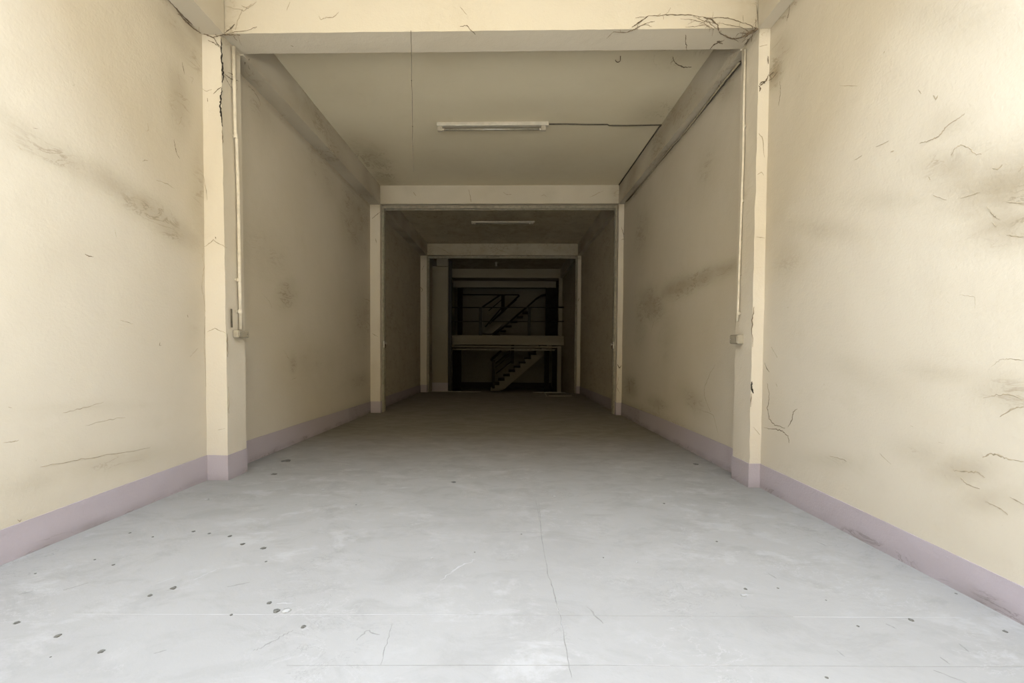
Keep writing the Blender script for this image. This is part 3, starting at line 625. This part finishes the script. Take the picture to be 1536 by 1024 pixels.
# upper flight and its rails, silhouettes on the gallery
YU = 16.0
su = empty('staircase', (at(738, 503, YU).x, YU, zgf), 'black upper stair flight with rails silhouetted on the gallery', 'staircase')
mb = MB(); prev = None
pts = [at(x, y, YU) for x, y in ((733, 508), (757, 489), (776, 472), (793, 458), (804, 448), (812, 443), (820, 441.5))]
for a, b in zip(pts, pts[1:]):
    prism(mb, [(a.x, a.z-.05), (b.x, b.z-.05), (b.x, b.z+.035), (a.x, a.z+.035)], YU, YU+.06)
mb.build('stringer', [M['black']], su)
for k in range(6):
    t = k/5; p = at(742, 499, YU).lerp(at(786, 464, YU), t)
    mb = MB(); mb.box(p.x-.04, p.x+.2, YU+.06, YU+.8, p.z-.10, p.z-.06); bevel(mb.build('tread', [M['wood']], su), .005)
for nm, (xa_, ya_), (xb_, yb_), r in (('top_rail', (693, 441.8), (779, 442.2), .022), ('handrail', (723, 461), (750, 442.5), .034), ('handrail', (779, 443), (738, 482), .034), ('rail_board', (733, 466), (753, 449), .018),
                                      ('rail_board', (775, 449), (734, 486), .020), ('rail_board', (752, 462), (728, 490), .03)):
    mb = MB(); bar(mb, at(xa_, ya_, YU-.06), at(xb_, yb_, YU-.06), r); mb.build(nm, [M['black']], su, True)
mb = MB(); p, q = at(754.5, 442, YU-.06), at(754.5, 467, YU-.06); mb.box(p.x-.065, p.x+.065, YU-.12, YU, q.z, p.z); mb.build('newel_post', [M['black']], su)
mb = MB(); prism(mb, [P(725, 500.5, YU+.1), P(738, 500.5, YU+.1), P(753, 487, YU+.1), P(745, 484.5, YU+.1)], YU+.1, YU+.5); mb.build('flight_side', [M['rear']], su)

# floor edge strip, loose pipes near the step
mb = MB(); p, q = at(641, 587.6, YF-.02), at(722, 587.6, YF-.02); mb.box(p.x, q.x, YF-.035, YF+.004, FZ(YF)-.02, FZ(YF)+.012)
tag(bevel(mb.build('edge_strip', [M['pipe_pale']], origin=(p.x, YF, FZ(YF))), .003), 'thin pale edging strip at the floor step near the left far pillar', 'edging strip')
def floor_pipe(px, r, label):
    pts = []
    for x, y in px:
        p = on(x, y, 'F'); p.y = min(p.y, YF-.06); p.z = FZ(p.y)+r; pts.append(p)
    mb = MB(); mb.tube(pts, r, 8); return tag(mb.build('pipe', [M['pipe_pale']], smooth=True, origin=pts[0]-Vector((0, 0, r))), label, 'pipe')
floor_pipe([(799, 588.4), (820, 588.2), (836, 588), (848, 588.6)], .010, 'thin pale pipe lying along the floor edge at the step')
floor_pipe([(823, 594.2), (845, 594.2), (858, 594)], .010, 'thin pale pipe lying on the floor beside the right far pillar')
floor_pipe([(817, 589.5), (820.5, 595)], .010, 'short pale pipe stub lying between two longer pipes')

# small lamp on the rear ceiling
p = on(744, 389, 'C'); Yb = 13.1
p = Vector((at(744, 393, Yb).x, Yb, CZ(Yb)))
lb = empty('ceiling_bulb', p, 'tiny bare bulb holder under the rear room ceiling', 'lamp')
mb = MB(); mb.tube([p+Vector((0, 0, .002)), p-Vector((0, 0, .035))], .05, 12); mb.build('ceiling_rose', [M['lamp_white']], lb, True)
mb = MB(); mb.tube([p-Vector((0, 0, .03)), p-Vector((0, 0, .075)), p-Vector((0, 0, .10)), p-Vector((0, 0, .125))], [.022, .03, .042, .015], 12); mb.build('bulb', [M['lamp_white']], lb, True)

# ================================================================== fittings in the bays
def fluorescent(px0, px1, py, Y, label, q=1.0):
    z = CZ(Y)
    a, b = at(px0, py, Y).x, at(px1, py, Y).x; L = b-a; cx = (a+b)/2
    r = empty('fluorescent_light', (cx, Y, z), label, 'light', 'batten lights on the ceiling')
    mb = MB()
    prism(mb, [(a, z-.040*q), (b, z-.040*q), (b, z+.002), (a, z+.002)], Y-.028, Y+.030); bevel(mb.build('housing', [M['lamp_white']], r), .006)
    for sx in (a+.035, b-.06):
        mb = MB(); mb.box(sx-.03, sx+.03, Y-.022, Y+.022, z-.095*q, z-.036*q); bevel(mb.build('lamp_holder', [M['socket']], r), .010, 3)
    mb = MB(); mb.tube([(a+.06, Y, z-.074*q), (b-.085, Y, z-.074*q)], .0145*q, 14); mb.build('tube', [M['glass_tube']], r, True)
    for xa_, xb_ in ((a+.058, a+.085), (b-.112, b-.083)):
        mb = MB(); mb.tube([(xa_, Y, z-.074*q), (xb_, Y, z-.074*q)], .0152*q, 14); mb.build('end_cap', [M['metal']], r, True)
    return r
fluorescent(655.5, 823, 184, 5.06, 'fluorescent batten light with cable on the ceiling behind the front beam')
fluorescent(707, 802, 333, 8.93, 'dim fluorescent batten light on the ceiling behind the second beam', .6)

def tube_thing(name, pts, r, mat, label, cat, group=None, seg=6):
    mb = MB(); mb.tube(pts, r, seg); return tag(mb.build(name, [M[mat]], smooth=True, origin=Vector(pts[0])), label, cat, group)
# cable along the ceiling to the light
def cz(x, y, dz=.0095):
    p = on(x, y, 'C'); p.z = CZ(p.y)-dz; return p
pts = [cz(823.5, 185), cz(850, 184.8), cz(880, 185.6), cz(911, 185.4), cz(914, 187), cz(940, 187.2), cz(970, 186.6), cz(993, 186.2)]
for yy in (5.15, 5.5, 6.0, 6.5, 6.93): pts.append(Vector((XRI(yy)-.014, yy, CZ(yy)-.0095)))
tube_thing('cable', pts, .0075, 'cable', 'thin cable from the batten light across the ceiling to the right beam', 'cable')
for k, (dx, dz, mat, lab) in enumerate(((0, 0, 'cable', 'dark upper cable strung under the right side beam'), (.028, -.026, 'cable_pale', 'pale lower cable strung under the right side beam'))):
    pts = []
    for x, y in ((1112, 86.5), (1102, 99), (1088.6, 115.6), (1072, 137), (1057, 157), (1040, 179), (1025.7, 197.6), (1010, 214), (996.6, 231), (984.6, 247), (960, 276), (940, 299)):
        p = on(x, y, 'B'); p.x += -.018*k+.006; p.z = BZ(p.y)-.024-.012*k; pts.append(p)
    tube_thing('cable', pts, .008, mat, lab, 'cable')

# conduits and switch boxes on the front pillars
def conduit(sg, pxs, r, label):
    pl = 'LI' if sg < 0 else 'RI'; pts = []
    for x, y in pxs:
        p = on(x, y, pl); lean = -.020*max(0, p.z-.6)/2.7 if sg < 0 else .004*max(0, p.z-.6)/2.7
        p.x = (XLI(Y1) if sg < 0 else XRI(Y1))+lean-sg*(r+.008); pts.append(p)
    root = empty('conduit', pts[-1], label, 'conduit')
    mb = MB(); mb.tube(pts, r, 10); mb.build('pipe', [M['pvc']], root, True)
    return root, pts
rl, pl_ = conduit(-1, [(350, 70), (351, 130), (352, 200), (354, 208), (356, 300), (357, 420), (358, 494)], .014, 'white conduit pipe down the inner face of the left front pillar')
for x, y in ((351.5, 130), (353, 205), (356.6, 420), (357.6, 467)):
    p = on(x, y, 'LI'); X_ = XLI(Y1)-.02*max(0, p.z-.6)/2.7
    mb = MB(); mb.tube([(X_+.020, p.y, p.z-.014), (X_+.020, p.y, p.z+.014)], .0175, 10); mb.box(X_+.0065, X_+.010, p.y-.03, p.y+.03, p.z-.008, p.z+.008); mb.build('clip', [M['pvc']], rl)
mb = MB(); p = on(351.6, 478, 'LI'); mb.tube([(XLI(Y1)+.013, p.y-.055, 1.30), (XLI(Y1)+.013, p.y-.05, 1.16)], .006, 8); mb.build('drop_wire', [M['cable']], rl, True)
rr, pr_ = conduit(1, [(1120, 74), (1118.5, 130), (1117, 240), (1114, 330), (1111, 420), (1109.5, 470), (1108.5, 482)], .009, 'slim white conduit pipe down the inner face of the right front pillar')
for x, y in ((1117.5, 190), (1114.6, 302), (1112, 362), (1109.5, 470)):
    p = on(x, y, 'RI'); X_ = XRI(Y1)+.004*max(0, p.z-.6)/2.7
    mb = MB(); mb.tube([(X_-.012, p.y, p.z-.010), (X_-.012, p.y, p.z+.010)], .0135, 10); mb.box(X_-.0095, X_-.0065, p.y-.022, p.y+.022, p.z-.006, p.z+.006); mb.build('clip', [M['pvc']], rr)
def switch_box(sg, y0, y1, z0, z1, label):
    X_ = XLI(Y1) if sg < 0 else XRI(Y1)
    x_in = X_-sg*.042; x0_, x1_ = sorted((X_+sg*.002, x_in))
    r = empty('switch_box', (X_, (y0+y1)/2, z0), label, 'switch box')
    mb = MB(); mb.box(x0_, x1_, y0, y1, z0, z1); bevel(mb.build('case', [M['box']], r), .004)
    xf = (x_in, x_in-sg*.006); mb = MB(); mb.box(min(xf), max(xf), y0+.006, y1-.006, z0+.006, z1-.006); bevel(mb.build('cover', [M['box']], r), .002)
    for yy in (y0+.025, y1-.025):
        mb = MB(); mb.tube([(x_in-sg*.004, yy, (z0+z1)/2), (x_in-sg*.009, yy, (z0+z1)/2)], .004, 8); mb.build('screw', [M['metal']], r)
    return r
switch_box(-1, 3.265, 3.398, 1.085, 1.142, 'grey switch box below the conduit on the left front pillar')
switch_box(1, 3.305, 3.420, 1.060, 1.130, 'grey switch box below the conduit on the right front pillar')

# shutter guides and head tracks of the second and third frames
def guide(sg, ya, z0, z1, label):
    XI = XLI if sg < 0 else XRI; x = XI(ya)
    mb = MB()
    def bx(a, b, y0, y1): mb.box(min(x-sg*a, x-sg*b), max(x-sg*a, x-sg*b), y0, y1, z0, z1)
    bx(-.001, .012, ya, ya+.11); bx(.012, .034, ya, ya+.010); bx(.012, .034, ya+.10, ya+.11); bx(.030, .034, ya+.01, ya+.03); bx(.030, .034, ya+.08, ya+.10)
    return tag(bevel(mb.build('shutter_guide', [M['guide']], origin=(x, ya, z0)), .002), label, 'shutter guide')
def track(Y, label):
    mb = MB(); x0_, x1_ = XLI(Y)+.036, XRI(Y)-.036; z = BZ(Y)
    mb.box(x0_, x1_, Y+.09, Y+.20, z-.012, z+.001); mb.box(x0_, x1_, Y+.09, Y+.10, z-.045, z-.012); mb.box(x0_, x1_, Y+.19, Y+.20, z-.045, z-.012); mb.box(x0_, x1_, Y+.14, Y+.145, z-.03, z-.012)
    return tag(bevel(mb.build('shutter_track', [M['guide']], origin=(0, Y, z)), .002), label, 'shutter track')
for Y, nm in ((Y2, 'middle'), (Y3, 'far')):
    guide(-1, Y+.09, FZ(Y)+.002, BZ(Y)-.001, f'painted steel shutter guide on the left {nm} pillar')
    guide(1, Y+.09, FZ(Y)+.002, BZ(Y)-.001, f'painted steel shutter guide on the right {nm} pillar')
track(Y2, 'painted steel shutter track under the second cross beam'); track(Y3, 'painted steel shutter track under the third cross beam')
def latch(sg, px, py, Y, label):
    p = at(px, py, Y); XI = XLI if sg < 0 else XRI; x = XI(Y+.1)-sg*.034
    r = empty('shutter_lock', (x, Y+.10, p.z-.05), label, 'lock')
    mb = MB(); mb.box(min(x, x-sg*.012), max(x, x-sg*.012), Y+.06, Y+.15, p.z-.06, p.z+.05); bevel(mb.build('plate', [M['metal']], r), .004)
    mb = MB(); mb.tube([(x-sg*.010, Y+.09, p.z+.01), (x-sg*.026, Y+.09, p.z+.01), (x-sg*.040, Y+.09, p.z+.01), (x-sg*.046, Y+.09, p.z+.01)], [.012, .014, .026, .016], 12); mb.build('knob', [M['metal']], r, True)
    mb = MB(); c = Vector((x-sg*.022, Y+.09, p.z-.035)); mb.tube([c+Vector((0, .022*math.cos(t), .03*math.sin(t))) for t in [k*math.pi/8 for k in range(17)]], .005, 8); mb.build('hasp', [M['rust']], r, True)
    return r
latch(-1, 574.5, 515.5, Y2, 'shiny metal lock knob on the left middle shutter guide')
latch(1, 922, 517, Y2, 'shiny metal lock knob on the right middle shutter guide')

# string hanging from the front beam, ceiling hook, hanging wire ends
pts = [Vector((at(616.6, 52, YB1).x, YB1-.006, BZ(Y1)+.004))]
for k in range(1, 13):
    t = k/12; py = 52+206*t; p = at(616.8+3.2*t+(.5 if k in (4, 9) else 0)*random.choice((-1, 1)), py, YB1-.004); pts.append(p)
mb = MB(); mb.tube(pts, [.0022]*9+[.002, .0017, .0013, .0008], 6)
for k in (4, 8):
    mb.tube([pts[k]-Vector((0, 0, .008)), pts[k], pts[k]+Vector((0, 0, .008))], [.001, .0042, .001], 6)
tag(mb.build('string', [M['string']], smooth=True, origin=pts[0]), 'thin dark knotted string hanging from the front cross beam', 'string')
h = on(930, 84, 'C'); h.z = CZ(h.y)
mb = MB(); mb.tube([h+Vector((.004, 0, .004)), h-Vector((-.004, 0, .03))]+[h+Vector((-.018+.022*math.cos(t), 0, -.034-.020*math.sin(t))) for t in [k*math.pi/7 for k in range(8)]], .0032, 6)
tag(mb.build('hook', [M['rust']], smooth=True, origin=h), 'small iron hook screwed into the ceiling behind the front beam', 'hook')

# ================================================================== cobwebs: dusty strands slung between beam, wall and pillar
def web(strands, label, branches=0, seed=1, parent_plane=None, gap=.006):
    rnd = random.Random(seed); mb = MB()
    def strand(P_, r, wob):
        fine = []
        for a, b in zip(P_, P_[1:]):
            for k in range(5): fine.append(a.lerp(b, k/5)+Vector([rnd.uniform(-1, 1)*wob for _ in range(3)]))
        fine.append(P_[-1]); n = len(fine)
        mb.tube(fine, [max(.0005, r*rnd.uniform(.55, 1.3)*(1-.6*abs(2*i/(n-1)-1))) for i in range(n)], 5)
        return fine
    for pts, plane, r in strands:
        P_ = []
        for q in pts:
            pp = on(q[0], q[1], plane if len(q) < 3 else q[2]); P_.append(pp+(EYE-pp).normalized()*gap)
        fine = strand(P_, r, .0022)
        for _ in range(branches):
            i = rnd.randrange(len(fine)); d = Vector((rnd.uniform(-1, 1), rnd.uniform(-.08, .02), rnd.uniform(-1, 1)))*rnd.uniform(.02, .09)
            if parent_plane == 'X': d = Vector((rnd.uniform(-.02, .02), rnd.uniform(-1, 1), rnd.uniform(-1, 1)))*rnd.uniform(.02, .08)
            strand([fine[i], fine[i]+d*.5+Vector((0, 0, rnd.uniform(-.01, .01))), fine[i]+d], r*.4, .002)
    return tag(mb.build('cobweb', [M['web']], smooth=True), label, 'cobweb')
Z = YB1
web([([(920, 48), (939, 49), (950, 45), (959, 39.5), (971.5, 34), (982, 32)], Z, .0034), ([(948, 41), (959, 33), (973, 23.5)], Z, .0042), ([(973, 23.5), (986, 24), (1001, 22), (1020, 22), (1039, 23), (1057, 26)], Z, .0028),
     ([(1057, 26), (1070, 27), (1078, 26), (1092, 27), (1107, 32), (1121, 36), (1133, 42)], Z, .0028), ([(1055, 26), (1068, 29), (1076, 37), (1078, 46)], Z, .0046), ([(1028, 40.6), (1042, 39.5), (1057, 37), (1067, 41), (1071, 45)], Z, .0022),
     ([(1040, 25), (1052, 30), (1064, 33), (1075, 36)], Z, .002), ([(1020, 28), (1040, 30), (1056, 34), (1066, 44)], Z, .0016), ([(1076, 34), (1095, 38), (1110, 40), (1120, 46)], Z, .0018), ([(1060, 28), (1066, 36), (1076, 44)], Z, .002),
     ([(1078.6, 48), (1085.6, 53), (1098, 58.5), (1110, 57.5), (1123, 52)], 'B', .0050), ([(1123, 52), (1131, 47), (1139, 42)], Z, .0075), ([(1123, 53), (1122, 60), (1117, 67)], 'RI', .005), ([(1112, 56), (1120, 52), (1130, 46), (1141, 41)], Z, .006),
     ([(1116, 58), (1124, 50), (1134, 44)], Z, .005), ([(1110, 50), (1120, 50), (1130, 45)], Z, .004)], 'brown cobweb strands across the front beam, knotted at the right front pillar', 3, 4, None, .010)
web([([(1141, 41), (1148, 37), (1157, 29), (1168, 18), (1180, 7), (1192, -4)], 'R', .0062), ([(1143, 41), (1152, 35), (1164, 24)], 'R', .005), ([(1185, 4), (1183, 20), (1180, 32)], 'R', .0016)], 'dusty cobweb along the lower edge of the front right side beam', 2, 12, 'X')
web([([(1085.6, 60.6), (1079, 63), (1070, 68), (1065, 74)], 'B', .0045), ([(1080, 61), (1076, 62), (1084, 66)], 'B', .003)], 'short dark cobweb tuft under the front beam near its right end', 2, 15)
web([([(1010.6, 91), (1015, 96.5), (1026, 101), (1037, 100.5)], 'C', .0045), ([(1009, 85), (1011, 91)], 'C', .003)], 'curved dark cobweb strand hanging on the ceiling behind the front beam', 1, 17)
web([([(250, -2), (262, 10), (275, 28), (283, 36), (292, 44), (302, 50)], 'L', .0050), ([(300, 49), (312, 53), (322, 58)], Y1, .0050), ([(262, 8), (276, 26), (292, 40), (308, 50)], 'L', .0045), ([(322, 58), (326, 66), (331, 70)], Y1, .004), ([(320, 56), (328, 54), (336, 52), (346, 52.5), (360, 53)], Y1, .004),
     ([(290, 24), (296, 36), (304, 46)], 'B', .002), ([(304, 26), (312, 34), (320, 44)], 'B', .002), ([(322, 42), (325, 50)], 'B', .003), ([(336, 50), (346, 42), (352, 36)], Z, .002), ([(338, 51), (352, 48), (370, 46), (385, 40)], Z, .0018)], 'grey cobweb strands in the corner above the left front pillar', 2, 21, 'X')
web([([(367, 84), (368, 92), (372, 96), (374, 88)], 'B', .006), ([(368, 92), (373, 97), (380, 103)], 'B', .004), ([(367, 88), (372, 97), (374, 103)], 'B', .004)], 'dark cobweb tuft behind the top of the left front pillar', 2, 25, 'X')
web([([(1083, 120), (1079, 126), (1074, 129)], 'B', .004), ([(1083, 120), (1084, 113), (1085, 106)], 'B', .004), ([(1083, 120), (1077, 121), (1072, 124)], 'B', .003)], 'small cobweb caught on the cables under the right side beam', 2, 28, 'X')
web([([(1139, 126), (1145, 122), (1152, 115), (1160, 108)], 'R', .004), ([(1140, 128), (1146, 124)], Y1, .006), ([(1148, 124), (1158, 118), (1166, 108)], 'R', .002)], 'dark cobweb tuft stuck to the right front pillar by the wall smudge', 2, 30, 'X')

# ================================================================== flecks lying on the floor
def fleck(px, py, w, mat, i):
    p = on(px, py, 'F'); bm = bmesh.new(); bmesh.ops.create_icosphere(bm, subdivisions=2, radius=1)
    sx = w*p.y/FPX/2*.85; rnd = random.Random(i)
    for v in bm.verts:
        k = 1+.5*noise.noise(v.co*1.6+Vector((i*3.1, 0, 0)))
        v.co = Vector((v.co.x*sx*k, v.co.y*sx*rnd.uniform(.75, .95)*k*1.1, v.co.z*min(.0025, sx*.3)*k+min(.0018, sx*.2)))
    me = bpy.data.meshes.new('dirt_fleck'); bm.to_mesh(me); bm.free(); me.materials.append(M[mat])
    me.polygons.foreach_set('use_smooth', [True]*len(me.polygons))
    name = 'dirt_fleck' if mat == 'chip' else 'plaster_fleck'
    o = bpy.data.objects.new(name, me); col.objects.link(o); o.location = (p.x, p.y, FZ(p.y)-.0005); o.rotation_euler = (-.0101, 0, rnd.uniform(-.4, .4))
    if mat == 'chip': tag(o, 'small dark dirt fleck lying on the pale cement floor', 'dirt', 'dark flecks on the floor')
    else: tag(o, 'small pale plaster fleck lying on the cement floor', 'plaster chip', 'pale flecks on the floor')
for i, (x, y, w) in enumerate([(430, 691, 18), (411, 711, 11), (404, 904, 9), (455, 940, 9), (25, 934, 10), (86, 954, 10), (152, 977, 11), (53, 860, 4), (290, 797, 6), (314, 800, 5), (364, 816, 8), (395, 822, 10), (229, 805, 4), (195, 799, 4),
                               (260, 882, 10), (170, 847, 5), (142, 839, 4), (399, 842, 4), (345, 804, 7), (534, 757, 3), (712, 828, 3), (782, 801, 3), (905, 836, 3), (996, 755, 4), (1118, 883, 6), (1167, 882, 4), (1367, 930, 8), (1287, 939, 5),
                               (1075, 812, 4), (1239, 900, 3), (1434, 890, 4), (1044, 696, 9), (680, 723, 9), (347, 922, 6), (76, 985, 4), (225, 893, 8), (1508, 947, 7), (415, 916, 12), (1240, 1016, 6)]):
    fleck(x, y, w, 'chip', i)
for i, (x, y, w) in enumerate([(485, 734, 6), (310, 749, 8), (430, 916, 16), (1115, 893, 9), (648, 837, 5), (832, 744, 5), (956, 843, 5)]):
    fleck(x, y, w, 'chip_pale', 100+i)

# ================================================================== daylight: overcast sky and a sunlit street outside the open front
SKY, SUN, SUNY, FACY, FACH, FACA = 1.0, 2.5, -.25, -10, 14, .2
w = bpy.data.worlds.new('sky'); scene.world = w; w.use_nodes = True
nt = w.node_tree; nt.nodes.clear()
o_ = nt.nodes.new('ShaderNodeOutputWorld'); bg = nt.nodes.new('ShaderNodeBackground')
bg.inputs[0].default_value = (.85, .97, 1.15, 1); bg.inputs[1].default_value = SKY
nt.links.new(bg.outputs[0], o_.inputs[0])
sl = bpy.data.lights.new('sun', 'SUN'); sl.energy = SUN; sl.angle = .01; sl.color = (1, .965, .88)
so = bpy.data.objects.new('sun', sl); col.objects.link(so); so.location = (0, 0, 20)
so.rotation_euler = Vector((.35, SUNY, -.9)).to_track_quat('-Z', 'Y').to_euler()
mb = MB(); mb.box(-25, 25, FACY-.3, FACY, -.12, FACH)  # unseen front added to hold back horizon sky and warm the deep light
struct(mb.build('facade', [simple('plain street facade', (FACA*1.1, FACA*.86, FACA*.52), .9)]), 'unseen plain building front added across the street to block low sky')

vs = scene.view_settings
vs.view_transform = 'Standard'; vs.look = 'None'; vs.gamma = 1.0; vs.use_curve_mapping = False; vs.exposure = 3.68
scene.render.film_transparent = False
try:
    scene.cycles.max_bounces = 16; scene.cycles.diffuse_bounces = 10; scene.cycles.use_denoising = True
except Exception: pass
